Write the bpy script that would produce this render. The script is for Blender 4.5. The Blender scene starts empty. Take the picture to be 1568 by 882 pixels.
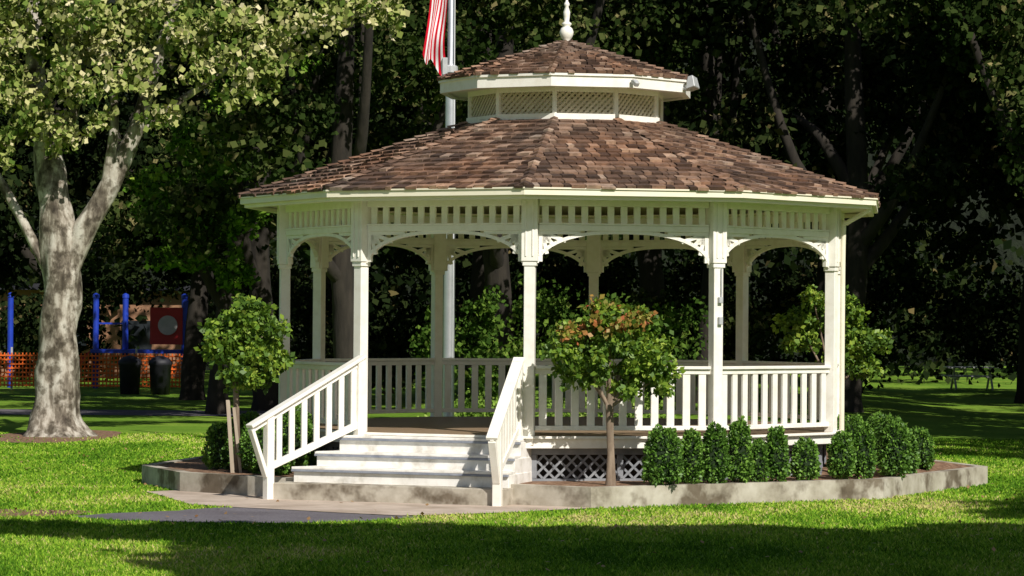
import bpy, math, random
import numpy as np
from mathutils import Vector, Matrix, noise as mnoise
random.seed(7)
rad = math.radians
scene = bpy.context.scene
COL = scene.collection

# ---------------------------------------------------------------- helpers
def link(o, parent=None):
    COL.objects.link(o)
    if parent is not None:
        o.parent = parent
    return o

def empty(name, loc=(0, 0, 0)):
    e = bpy.data.objects.new(name, None)
    e.empty_display_size = 0.3
    e.location = loc
    COL.objects.link(e)
    return e

class MB:
    def __init__(self):
        self.v = []; self.f = []; self.m = []; self.r = []
    def add(self, vs, fs, m=0, r=None):
        b = len(self.v)
        r = random.random() if r is None else r
        self.v.extend([tuple(p) for p in vs]); self.r.extend([r] * len(vs))
        for f in fs:
            self.f.append(tuple(i + b for i in f)); self.m.append(m)
    def box8(self, p, m=0, r=None):
        self.add(p, [(0, 3, 2, 1), (4, 5, 6, 7), (0, 1, 5, 4), (1, 2, 6, 5), (2, 3, 7, 6), (3, 0, 4, 7)], m, r)
    def box(self, x0, x1, y0, y1, z0, z1, m=0):
        self.box8([(x0, y0, z0), (x1, y0, z0), (x1, y1, z0), (x0, y1, z0), (x0, y0, z1), (x1, y0, z1), (x1, y1, z1), (x0, y1, z1)], m)
    def lbox(self, F, u0, u1, v0, v1, z0, z1, m=0):
        self.box8([F(u0, v0, z0), F(u1, v0, z0), F(u1, v1, z0), F(u0, v1, z0), F(u0, v0, z1), F(u1, v0, z1), F(u1, v1, z1), F(u0, v1, z1)], m)
    def beam(self, p, q, w, h, up=(0, 0, 1), m=0):
        p = Vector(p); q = Vector(q); d = (q - p).normalized(); up = Vector(up)
        s = d.cross(up).normalized(); u = s.cross(d).normalized()
        s *= w / 2; u *= h / 2
        self.box8([p - s - u, p + s - u, q + s - u, q - s - u, p - s + u, p + s + u, q + s + u, q - s + u], m)
    def prism(self, poly, z0, z1, m=0):
        n = len(poly)
        vs = [(x, y, z0) for x, y in poly] + [(x, y, z1) for x, y in poly]
        fs = [tuple(range(n, 2 * n)), tuple(reversed(range(n)))]
        fs += [(i, (i + 1) % n, n + (i + 1) % n, n + i) for i in range(n)]
        self.add(vs, fs, m)
    def lathe(self, cx, cy, prof, n=20, m=0):
        vs = []; fs = []
        for r, z in prof:
            for k in range(n):
                a = 2 * math.pi * k / n
                vs.append((cx + r * math.cos(a), cy + r * math.sin(a), z))
        for j in range(len(prof) - 1):
            for k in range(n):
                fs.append((j * n + k, j * n + (k + 1) % n, (j + 1) * n + (k + 1) % n, (j + 1) * n + k))
        fs.append(tuple(reversed(range(n)))); fs.append(tuple(range((len(prof) - 1) * n, len(prof) * n)))
        self.add(vs, fs, m)
    def tube(self, pts, radii, n=14, m=0, rough=0.06, seed=0):
        pts = [Vector(p) for p in pts]
        P = []; R = []
        for i in range(len(pts) - 1):
            p0 = pts[max(i - 1, 0)]; p1 = pts[i]; p2 = pts[i + 1]; p3 = pts[min(i + 2, len(pts) - 1)]
            K = 5
            for k in range(K):
                t = k / K
                P.append(0.5 * ((2 * p1) + (p2 - p0) * t + (2 * p0 - 5 * p1 + 4 * p2 - p3) * t * t + (3 * p1 - p0 - 3 * p2 + p3) * t ** 3))
                R.append(radii[i] * (1 - t) + radii[i + 1] * t)
        P.append(pts[-1]); R.append(radii[-1])
        vs = []; fs = []
        ref = Vector((1, 0.2, 0.1)).normalized()
        for i, p in enumerate(P):
            d = (P[min(i + 1, len(P) - 1)] - P[max(i - 1, 0)]).normalized()
            a = (ref - d * ref.dot(d))
            a = a.normalized() if a.length > .05 else d.orthogonal().normalized()
            b = d.cross(a)
            for k in range(n):
                an = 2 * math.pi * k / n
                dr = a * math.cos(an) + b * math.sin(an)
                rr = R[i] * (1 + rough * 2 * mnoise.noise(p * 1.7 + dr * 1.3 + Vector((seed, 0, 0))))
                vs.append(p + dr * rr)
        for i in range(len(P) - 1):
            for k in range(n):
                fs.append((i * n + k, i * n + (k + 1) % n, (i + 1) * n + (k + 1) % n, (i + 1) * n + k))
        fs.append(tuple(range((len(P) - 1) * n, len(P) * n)))
        self.add(vs, fs, m)
    def obj(self, name, mats, parent=None, bevel=0, smooth=False):
        me = bpy.data.meshes.new(name)
        me.from_pydata(self.v, [], self.f)
        for mt in mats: me.materials.append(mt)
        me.polygons.foreach_set('material_index', self.m)
        a = me.attributes.new('rnd', 'FLOAT', 'POINT'); a.data.foreach_set('value', self.r)
        if smooth: me.polygons.foreach_set('use_smooth', [True] * len(self.f))
        me.update()
        o = bpy.data.objects.new(name, me)
        link(o, parent)
        if bevel:
            b = o.modifiers.new('bevel', 'BEVEL'); b.width = bevel; b.segments = 1; b.limit_method = 'ANGLE'
        return o

def fastmesh(name, V, nper, rnd, mats):
    me = bpy.data.meshes.new(name)
    nv = len(V); nf = nv // nper
    me.vertices.add(nv); me.vertices.foreach_set('co', V.astype(np.float32).ravel())
    me.loops.add(nv); me.loops.foreach_set('vertex_index', np.arange(nv, dtype=np.int32))
    me.polygons.add(nf); me.polygons.foreach_set('loop_start', np.arange(0, nv, nper, dtype=np.int32))
    for mt in mats: me.materials.append(mt)
    a = me.attributes.new('rnd', 'FLOAT', 'POINT'); a.data.foreach_set('value', np.repeat(rnd, nper).astype(np.float32))
    me.update(calc_edges=True)
    return me

def unit(a):
    return a / (np.linalg.norm(a, axis=1, keepdims=True) + 1e-9)

def leaf_array(clumps, n, size, seed, subs=14, sub_r=.33, width=.38, droop=.35):
    rs = np.random.RandomState(seed)
    cl = np.array(clumps, float)
    w = (cl[:, 3] * cl[:, 4] * cl[:, 5]) ** (0.72); w /= w.sum()
    ctr = []; sr = []
    for c, wi in zip(cl, w):
        k = max(3, int(subs))
        d = unit(rs.normal(size=(k, 3))); r = rs.rand(k, 1) ** .45
        sc = c[:3] + d * r * c[3:6]
        m = int(n * wi)
        idx = rs.randint(0, k, m)
        srand = rs.rand(k)
        rad_ = (c[3:6].mean()) * sub_r * (.6 + .8 * rs.rand(k))
        g = unit(rs.normal(size=(m, 3))) * (rs.rand(m, 1) ** .5)
        g[:, 2] *= .75
        ctr.append(sc[idx] + g * rad_[idx][:, None] * 1.5)
        sr.append(srand[idx])
    P = np.vstack(ctr); sr = np.concatenate(sr); m = len(P)
    a = rs.normal(size=(m, 3)); a[:, 2] -= droop; a = unit(a)
    q = rs.normal(size=(m, 3)); s = unit(np.cross(a, q)); nn = np.cross(a, s)
    L = (size * (.55 + .9 * rs.rand(m)))[:, None]
    V = np.stack([P, P + a * L * .55 + s * L * width + nn * L * .1, P + a * L, P + a * L * .5 - s * L * width + nn * L * .1], 1).reshape(-1, 3)
    rnd = np.clip(.45 * sr + .55 * rs.rand(m), 0, 1)
    return V, rnd

# ---------------------------------------------------------------- materials
def newmat(name):
    m = bpy.data.materials.new(name); m.use_nodes = True
    nt = m.node_tree; nt.nodes.clear()
    out = nt.nodes.new('ShaderNodeOutputMaterial')
    return m, nt, out

def ramp(nt, stops, fac):
    r = nt.nodes.new('ShaderNodeValToRGB')
    el = r.color_ramp.elements
    while len(el) < len(stops): el.new(0.5)
    for e, (p, c) in zip(el, stops):
        e.position = p; e.color = (*c, 1)
    nt.links.new(fac, r.inputs[0])
    return r.outputs[0]

def noise_node(nt, scale, detail=5, rough=.6, coord='Object', vec_scale=None, dist=0):
    tc = nt.nodes.new('ShaderNodeTexCoord')
    src = tc.outputs[coord]
    if vec_scale:
        mp = nt.nodes.new('ShaderNodeMapping'); mp.inputs['Scale'].default_value = vec_scale
        nt.links.new(src, mp.inputs[0]); src = mp.outputs[0]
    n = nt.nodes.new('ShaderNodeTexNoise')
    n.inputs['Scale'].default_value = scale; n.inputs['Detail'].default_value = detail; n.inputs['Roughness'].default_value = rough
    n.inputs['Distortion'].default_value = dist
    nt.links.new(src, n.inputs['Vector'])
    return n.outputs[0]

def mixc(nt, a, b, fac, mode='MIX'):
    x = nt.nodes.new('ShaderNodeMix'); x.data_type = 'RGBA'; x.blend_type = mode
    if isinstance(fac, (int, float)): x.inputs[0].default_value = fac
    else: nt.links.new(fac, x.inputs[0])
    for s, val in ((6, a), (7, b)):
        if isinstance(val, tuple): x.inputs[s].default_value = (*val, 1)
        else: nt.links.new(val, x.inputs[s])
    return x.outputs[2]

def principled(nt, out, col, rough=.6, bump=None, bstr=.3, bdist=.01, metal=0, spec=.5):
    p = nt.nodes.new('ShaderNodeBsdfPrincipled')
    if isinstance(col, tuple): p.inputs['Base Color'].default_value = (*col, 1)
    else: nt.links.new(col, p.inputs['Base Color'])
    p.inputs['Roughness'].default_value = rough; p.inputs['Metallic'].default_value = metal
    p.inputs['Specular IOR Level'].default_value = spec
    if bump is not None:
        b = nt.nodes.new('ShaderNodeBump'); b.inputs['Strength'].default_value = bstr; b.inputs['Distance'].default_value = bdist
        nt.links.new(bump, b.inputs['Height']); nt.links.new(b.outputs[0], p.inputs['Normal'])
    nt.links.new(p.outputs[0], out.inputs[0])
    return p

def noisy(name, stops, scale, rough=.7, detail=6, bstr=.3, bdist=.01, vs=None, metal=0, spec=.4, stops2=None, scale2=1., f2=.5, mode='MULTIPLY'):
    m, nt, out = newmat(name)
    n = noise_node(nt, scale, detail, vec_scale=vs)
    c = ramp(nt, stops, n)
    if stops2:
        n2 = noise_node(nt, scale2, 4)
        c = mixc(nt, c, ramp(nt, stops2, n2), f2, mode)
    principled(nt, out, c, rough, n, bstr, bdist, metal, spec)
    return m

def attr_node(nt):
    a = nt.nodes.new('ShaderNodeAttribute'); a.attribute_name = 'rnd'
    return a.outputs['Fac']

def leafmat(name, stops, trans=.3, rough=.5, spec=.35, tcol=None, simple=False):
    m, nt, out = newmat(name)
    c = ramp(nt, stops, attr_node(nt))
    if simple:
        p = nt.nodes.new('ShaderNodeBsdfDiffuse'); nt.links.new(c, p.inputs[0])
    else:
        p = nt.nodes.new('ShaderNodeBsdfPrincipled'); nt.links.new(c, p.inputs['Base Color'])
        p.inputs['Roughness'].default_value = rough; p.inputs['Specular IOR Level'].default_value = spec
    if trans <= 0:
        nt.links.new(p.outputs[0], out.inputs[0]); return m
    t = nt.nodes.new('ShaderNodeBsdfTranslucent')
    tc = mixc(nt, c, tcol or (1.0, 1.0, .45), 1.0, 'MULTIPLY')
    nt.links.new(tc, t.inputs[0])
    x = nt.nodes.new('ShaderNodeMixShader'); x.inputs[0].default_value = trans
    nt.links.new(p.outputs[0], x.inputs[1]); nt.links.new(t.outputs[0], x.inputs[2])
    nt.links.new(x.outputs[0], out.inputs[0])
    return m

M_paint = noisy('white_paint', [(.3, (.87, .84, .76)), (.7, (.92, .895, .83))], 2.5, .5, bstr=.08, bdist=.004,
                stops2=[(.25, (.80, .76, .69)), (.55, (1, 1, 1))], scale2=7, f2=.5)
M_trim = noisy('cream_trim_paint', [(.3, (.82, .76, .59)), (.7, (.88, .83, .67))], 3, .5, bstr=.08, bdist=.004)
M_tlat = noisy('tan_lattice', [(.3, (.50, .44, .33)), (.7, (.64, .57, .44))], 6, .6, bstr=.08, bdist=.004)  # darker tan than the trim paint
M_latt = noisy('shaded_lattice_paint', [(.3, (.17, .18, .20)), (.7, (.30, .31, .33))], 5, .7, bstr=.08)  # paint greyed to carry the shade under the floor overhang
M_step = noisy('worn_step_paint', [(.3, (.74, .71, .65)), (.62, (.89, .87, .83))], 6, .6, bstr=.1,
               stops2=[(.3, (.66, .64, .60)), (.5, (1, 1, 1))], scale2=3, f2=.8)
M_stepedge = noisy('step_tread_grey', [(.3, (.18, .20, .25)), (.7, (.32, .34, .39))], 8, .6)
M_floor = noisy('floor_boards', [(.3, (.20, .13, .08)), (.7, (.34, .25, .16))], 3, .55, vs=(1, 12, 1))
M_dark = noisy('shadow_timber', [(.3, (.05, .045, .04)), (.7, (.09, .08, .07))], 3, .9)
M_concrete = noisy('weathered_concrete', [(.25, (.20, .17, .125)), (.45, (.39, .35, .28)), (.7, (.56, .52, .44))], 3.2, .9, 8, .5, .01,
                   stops2=[(.38, (.24, .19, .14)), (.5, (1, 1, 1))], scale2=1.9, f2=.85)
M_apron = noisy('concrete_paving', [(.3, (.42, .34, .27)), (.7, (.60, .50, .42))], 2.2, .9, 8, .3, .01,
                stops2=[(.36, (.7, .66, .62)), (.55, (1, 1, 1))], scale2=1.3, f2=.7)
M_asphalt = noisy('asphalt_paving', [(.3, (.11, .10, .115)), (.7, (.20, .185, .205))], 30, .9, 6, .5, .01,
                  stops2=[(.35, (.65, .62, .62)), (.6, (1, 1, 1))], scale2=.8, f2=.7)
M_soil = noisy('mulch', [(.3, (.09, .045, .025)), (.5, (.22, .125, .075)), (.72, (.40, .27, .17))], 14, .95, 8, .9, .04)
M_metal = noisy('brushed_aluminium', [(.3, (.55, .57, .60)), (.7, (.68, .70, .73))], 5, .35, metal=.7, bstr=.02)
M_galv = noisy('grey_metal', [(.3, (.42, .43, .44)), (.7, (.55, .56, .57))], 8, .5, metal=.2, bstr=.02)
M_barkS = noisy('sycamore_bark', [(.36, (.07, .055, .04)), (.46, (.20, .17, .13)), (.53, (.40, .36, .30)), (.64, (.56, .53, .46))], 3.6, .85, 9, .7, .04,
                vs=(1.2, 1.2, .45), stops2=[(.40, (.30, .28, .24)), (.52, (1, 1, 1))], scale2=4.5, f2=.9)
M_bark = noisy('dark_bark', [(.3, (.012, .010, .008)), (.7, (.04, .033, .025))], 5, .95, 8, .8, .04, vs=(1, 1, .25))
M_twig = noisy('light_bark', [(.3, (.14, .10, .07)), (.7, (.30, .23, .17))], 14, .9, 6, .5, .01, vs=(1, 1, .3))
M_stake = noisy('wood_stake', [(.3, (.28, .22, .16)), (.7, (.50, .42, .33))], 6, .9, vs=(1, 1, .2))
M_blue = noisy('blue_plastic', [(.3, (.015, .04, .36)), (.7, (.02, .06, .48))], 4, .4)
M_red = noisy('red_plastic', [(.3, (.36, .015, .02)), (.7, (.46, .02, .025))], 4, .4)
M_disc = noisy('grey_panel', [(.3, (.40, .38, .36)), (.7, (.55, .5, .48))], 4, .5)
M_orange = noisy('orange_mesh', [(.3, (.75, .13, .015)), (.7, (.85, .17, .02))], 4, .6)
M_bin = noisy('dark_bin', [(.3, (.012, .013, .018)), (.7, (.03, .03, .04))], 4, .6)
M_stucco = noisy('tan_stucco', [(.3, (.26, .13, .07)), (.7, (.36, .20, .12))], 1, .9)
M_glass = noisy('dark_window', [(.3, (.02, .025, .03)), (.7, (.03, .035, .04))], 3, .15)
M_fred = noisy('flag_red', [(.3, (.50, .006, .018)), (.7, (.58, .012, .03))], 6, .9, spec=.1)
M_fwhite = noisy('flag_white', [(.3, (.75, .75, .77)), (.7, (.82, .82, .84))], 6, .8)
M_fblue = noisy('flag_blue', [(.3, (.02, .03, .15)), (.7, (.03, .04, .19))], 6, .8)

def shingle_mat(name='wood_shingles', k=1.0):
    m, nt, out = newmat(name)
    st = [(0, (.055, .033, .023)), (.3, (.125, .078, .055)), (.6, (.205, .135, .098)), (.85, (.30, .21, .160)), (1, (.42, .34, .28))]
    c = ramp(nt, [(p, tuple(v * k for v in q)) for p, q in st], attr_node(nt))
    n = noise_node(nt, 9, 7, .7)
    c = mixc(nt, c, ramp(nt, [(.3, (.40, .38, .36)), (.6, (1.15, 1.10, 1.04))], n), .9, 'MULTIPLY')
    n2 = noise_node(nt, .7, 3)
    c = mixc(nt, c, ramp(nt, [(.35, (.80, .82, .83)), (.65, (1.24, 1.0, .82))], n2), .9, 'MULTIPLY')
    principled(nt, out, c, .85, n, .6, .012)
    return m
M_shingle = shingle_mat()
M_cap = shingle_mat('hip_shingles', 1.15)

L_syc = leafmat('sycamore_leaf', [(0, (.03, .06, .010)), (.25, (.10, .16, .03)), (.5, (.26, .30, .08)), (.8, (.50, .47, .23)), (1, (.68, .60, .41))], 0, simple=True)
L_grn = leafmat('green_leaf', [(0, (.02, .05, .006)), (.5, (.08, .17, .018)), (.85, (.18, .30, .035)), (1, (.28, .36, .05))], 0, simple=True)
L_gmid = leafmat('shrub_leaf', [(0, (.015, .035, .006)), (.5, (.05, .10, .016)), (.85, (.12, .19, .03)), (1, (.22, .27, .06))], 0, simple=True)
L_dark = leafmat('shaded_leaf', [(0, (.004, .008, .003)), (.5, (.012, .021, .007)), (.85, (.034, .046, .014)), (1, (.14, .105, .045))], 0, simple=True)  # deep shade of the woods put into the leaf colour
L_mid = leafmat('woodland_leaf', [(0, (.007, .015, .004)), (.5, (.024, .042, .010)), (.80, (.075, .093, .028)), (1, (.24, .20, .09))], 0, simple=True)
L_box = leafmat('boxwood_leaf', [(0, (.02, .055, .008)), (.5, (.075, .17, .02)), (.85, (.16, .30, .04)), (1, (.25, .40, .07))], 0)
L_rose = leafmat('young_leaf', [(0, (.03, .07, .012)), (.45, (.11, .21, .025)), (.75, (.26, .38, .04)), (1, (.42, .50, .09))], .25)
L_tip = leafmat('red_new_leaf', [(0, (.14, .19, .03)), (.45, (.30, .26, .05)), (.75, (.46, .18, .06)), (1, (.52, .09, .05))], .25, tcol=(1, .8, .5))
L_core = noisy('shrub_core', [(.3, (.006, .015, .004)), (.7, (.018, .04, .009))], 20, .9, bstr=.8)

# ---------------------------------------------------------------- ground
def smooth(t):
    t = min(max(t, 0), 1); return t * t * (3 - 2 * t)
def gh(x, y):
    return smooth((x + 4) / 7) * (1 - .75 * smooth((x - 7) / 6)) * max(0, min(y, 170) - 62) * .022

def ground_mat():
    m, nt, out = newmat('lawn')
    n1 = noise_node(nt, .35, 5, .6)
    c = ramp(nt, [(.3, (.10, .20, .018)), (.5, (.15, .28, .028)), (.7, (.23, .34, .045))], n1)
    n2 = noise_node(nt, 9, 8, .75)
    c = mixc(nt, c, ramp(nt, [(.3, (.55, .6, .5)), (.65, (1.25, 1.2, 1.1))], n2), .9, 'MULTIPLY')
    n3 = noise_node(nt, .16, 6, .7)
    c = mixc(nt, c, (.26, .20, .10), ramp(nt, [(.60, (0, 0, 0)), (.72, (.5, .5, .5))], n3))
    principled(nt, out, c, .95, n2, .7, .03, spec=.15)
    return m
M_lawn = ground_mat()
xs = list(np.linspace(-420, -45, 12)) + list(np.linspace(-40, 45, 60)) + list(np.linspace(50, 420, 12))
ys = list(np.linspace(-120, 20, 8)) + list(np.linspace(24, 175, 90)) + list(np.linspace(190, 900, 14))
gv = [(x, y, gh(x, y)) for y in ys for x in xs]
nx = len(xs)
gf = [(j * nx + i, j * nx + i + 1, (j + 1) * nx + i + 1, (j + 1) * nx + i) for j in range(len(ys) - 1) for i in range(nx - 1)]
g = MB(); g.add(gv, gf); g.obj('ground_lawn', [M_lawn], smooth=True)

PLANTER = [(-5.2, 41.6), (-4.45, 39.7), (-3.15, 38.55), (-.1, 37.35), (1.0, 36.7), (4.95, 39.2), (6.95, 43.0), (5.8, 47.5), (.5, 49), (-4.3, 46.5)]
APRON = [(-4.9, 39.6), (-4.0, 36.9), (-3.4, 36.35), (-1.3, 35.0), (-.3, 35.5), (.6, 36.3), (1.1, 36.75), (-.05, 37.5), (-3.1, 38.7), (-4.4, 39.9)]
ASPH = [(-5.15, 34.55), (-4.6, 35.3), (-3.55, 36.3), (-3.3, 36.36), (-1.3, 35.0), (-1.0, 34.9), (-1.7, 34.1), (-2.7, 33.6), (-4.0, 33.7), (-4.9, 34.2)]
def sheet(name, poly, z, mat):
    b = MB(); b.add([(x, y, z) for x, y in poly], [tuple(range(len(poly)))])
    return b.obj(name, [mat])
def wobble(poly, k=6, amp=.05, seed=3):
    out = []; n = len(poly)
    for i in range(n):
        x0, y0 = poly[i]; x1, y1 = poly[(i + 1) % n]
        for j in range(k):
            t = j / k
            x = x0 + (x1 - x0) * t; y = y0 + (y1 - y0) * t
            out.append((x + amp * mnoise.noise(Vector((x * 3, y * 3, seed))), y + amp * 2 * mnoise.noise(Vector((x * 3, y * 3, seed + 9)))))
    return out
sheet('concrete_apron', wobble(APRON, 5, .04), .012, M_apron)
sheet('asphalt_path', wobble(ASPH, 6, .1), .006, M_asphalt)
sheet('park_path', wobble([(-45, 71), (-3.2, 71.5), (-3.4, 75.5), (-45, 76.5)], 20, .15), .008, M_asphalt)
ring = [(-8.95 + 1.15 * math.cos(a) * (1 + .2 * mnoise.noise(Vector((math.cos(a) * 2, math.sin(a) * 2, 1)))), 58.3 + 3.4 * math.sin(a)) for a in np.linspace(0, 2 * math.pi, 40, endpoint=False)]
sheet('mulch_bed', ring, .01, M_soil)
dirt = [(-6.9 + 2.0 * math.cos(a) * (1 + .3 * mnoise.noise(Vector((math.cos(a) * 2, math.sin(a) * 2, 5)))), 35.1 + .8 * math.sin(a) * (1 + .4 * mnoise.noise(Vector((math.cos(a) * 3, math.sin(a) * 3, 8))))) for a in np.linspace(0, 2 * math.pi, 40, endpoint=False)]
sheet('dirt_patch', dirt, .004, M_soil)

# grass blades
def inside(poly, X, Y):
    r = np.zeros(len(X), bool); n = len(poly)
    for i in range(n):
        x0, y0 = poly[i]; x1, y1 = poly[(i + 1) % n]
        c = ((y0 > Y) != (y1 > Y)) & (X < (x1 - x0) * (Y - y0) / (y1 - y0 + 1e-12) + x0)
        r ^= c
    return r
rs = np.random.RandomState(5)
N = 360000
Y = 25.8 + (60 - 25.8) * rs.rand(N) ** 1.3
X = (rs.rand(N) * 2 - 1) * (Y * .176 + .9)
keep = ~(inside(PLANTER, X, Y) | inside(APRON, X, Y) | inside(ASPH, X, Y))
dd = inside(dirt, X, Y); keep &= ~(dd & (rs.rand(N) > .25))
dr = inside(ring, X, Y); keep &= ~(dr & (rs.rand(N) > .06))
X = X[keep]; Y = Y[keep]; n = len(X)
H = .016 + .028 * rs.rand(n); an = rs.rand(n) * math.pi * 2; W = .005 + .006 * rs.rand(n)
W = W * (Y / 28)
lx = rs.normal(size=n) * .022; ly = rs.normal(size=n) * .022
V = np.stack([np.stack([X - np.cos(an) * W, Y - np.sin(an) * W, X * 0], 1), np.stack([X + np.cos(an) * W, Y + np.sin(an) * W, X * 0], 1), np.stack([X + lx, Y + ly, H], 1)], 1).reshape(-1, 3)
patch = np.array([mnoise.noise(Vector((x * .5, y * .22, 0))) + .5 * mnoise.noise(Vector((x * 1.7, y * .8, 4))) for x, y in zip(X, Y)])
dry = np.exp(-((Y - (35.6 + .35 * np.abs(X - .8))) / 1.1) ** 2) * (.5 + patch)
grnd = np.clip(.44 + .58 * patch + .25 * rs.normal(size=n) + .38 * np.clip(dry, 0, 1), 0, 1)
L_grass = leafmat('grass_blade', [(0, (.045, .12, .010)), (.35, (.13, .28, .02)), (.65, (.26, .42, .035)), (.88, (.42, .49, .08)), (1, (.54, .45, .20))], 0, simple=True)
o = bpy.data.objects.new('grass', fastmesh('grass', V, 3, grnd, [L_grass])); COL.objects.link(o)

# fallen leaves
rs = np.random.RandomState(9); n = 700
X = (rs.rand(n) * 2 - 1) * 8; Y = 27 + 30 * rs.rand(n)
c = np.stack([X, Y, np.full(n, .04)], 1); a = unit(np.stack([rs.normal(size=n), rs.normal(size=n), .4 * rs.normal(size=n)], 1)); s = unit(np.cross(a, [0, 0, 1.]))
V = np.stack([c, c + a * .03 + s * .025, c + a * .06, c + a * .03 - s * .025], 1).reshape(-1, 3)
L_fall = leafmat('fallen_leaf', [(0, (.16, .08, .03)), (1, (.40, .26, .12))], 0)
keep = np.repeat(~inside(PLANTER, X, Y), 4)
o = bpy.data.objects.new('fallen_leaves', fastmesh('fallen_leaves', V[keep], 4, rs.rand(keep.sum() // 4), [L_fall])); COL.objects.link(o)

# ---------------------------------------------------------------- planter
pl = empty('planter')
C = (0.753, 42.0)
b = MB(); npl = len(PLANTER)
inner = []
for x, y in PLANTER:
    d = Vector((x - .6, y - 43.0)); d *= (1 - .17 / d.length); inner.append((.6 + d.x, 43.0 + d.y))
for i in range(npl):
    j = (i + 1) % npl
    po = [PLANTER[i], PLANTER[j], inner[j], inner[i]]
    K = 8
    for k in range(K):
        t0, t1 = k / K, (k + 1) / K
        L = lambda p, q, t: (p[0] + (q[0] - p[0]) * t, p[1] + (q[1] - p[1]) * t)
        a0, a1 = L(po[0], po[1], t0), L(po[0], po[1], t1); c1, c0 = L(po[3], po[2], t1), L(po[3], po[2], t0)
        vs = [(*a0, -.05), (*a1, -.05), (*c1, -.05), (*c0, -.05), (*a0, .265), (*a1, .265), (*c1, .265), (*c0, .265)]
        fs = [(4, 5, 6, 7), (0, 1, 5, 4), (2, 3, 7, 6)]
        b.add(vs, fs, 0)
ow = b.obj('kerb_wall', [M_concrete], pl)
b = MB(); rings = []
for s_, zz in ((1, .25), (.93, .258), (.8, .26), (.55, .26)):
    rings.append([(.6 + (x - .6) * s_, 43 + (y - 43) * s_, zz + (.06 if x > 5.2 and s_ < .99 else 0)) for x, y in wobble(inner, 8, .0)])
m_ = len(rings[0]); vs = [p for r_ in rings for p in r_]
b.add(vs, [(j * m_ + i, j * m_ + (i + 1) % m_, (j + 1) * m_ + (i + 1) % m_, (j + 1) * m_ + i) for j in range(3) for i in range(m_)] + [tuple(range(3 * m_, 4 * m_))])
b.obj('mulch', [M_soil], pl)

# ---------------------------------------------------------------- gazebo
gz = empty('gazebo', (0, 0, 0))
TH = [rad(-7.5 + 36 * i) for i in range(10)]
cx, cy = C
def bay(i):
    a = TH[i] + rad(18)
    t = (math.cos(a), math.sin(a)); n = (math.sin(a), -math.cos(a))
    return t, n
def mkF(i, ap):
    t, n = bay(i)
    def F(u, v, z):
        return (cx + n[0] * (ap + v) + t[0] * u, cy + n[1] * (ap + v) + t[1] * u, z)
    return F
R = 4.0; AP = R * math.cos(rad(18)); HW = R * math.sin(rad(18))
ZF = .85
def pF(i, r=R):
    a = TH[i]; t = (math.cos(a), math.sin(a)); n = (math.sin(a), -math.cos(a))
    return lambda u, v, z: (cx + n[0] * (r + v) + t[0] * u, cy + n[1] * (r + v) + t[1] * u, z)
posts = MB()
for i in range(10):
    F = pF(i)
    posts.lbox(F, -.07, .07, -.07, .07, ZF - .12, 3.95)
    posts.lbox(F, -.105, .105, -.10, .10, 3.10, 3.93)
    posts.lbox(F, -.09, .09, -.085, .085, 3.04, 3.098)
    for sx in (-.045, .045):
        posts.lbox(F, sx - .012, sx + .012, .1002, .112, 3.16, 3.88)
posts.obj('posts', [M_paint], gz, bevel=.006)

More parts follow.
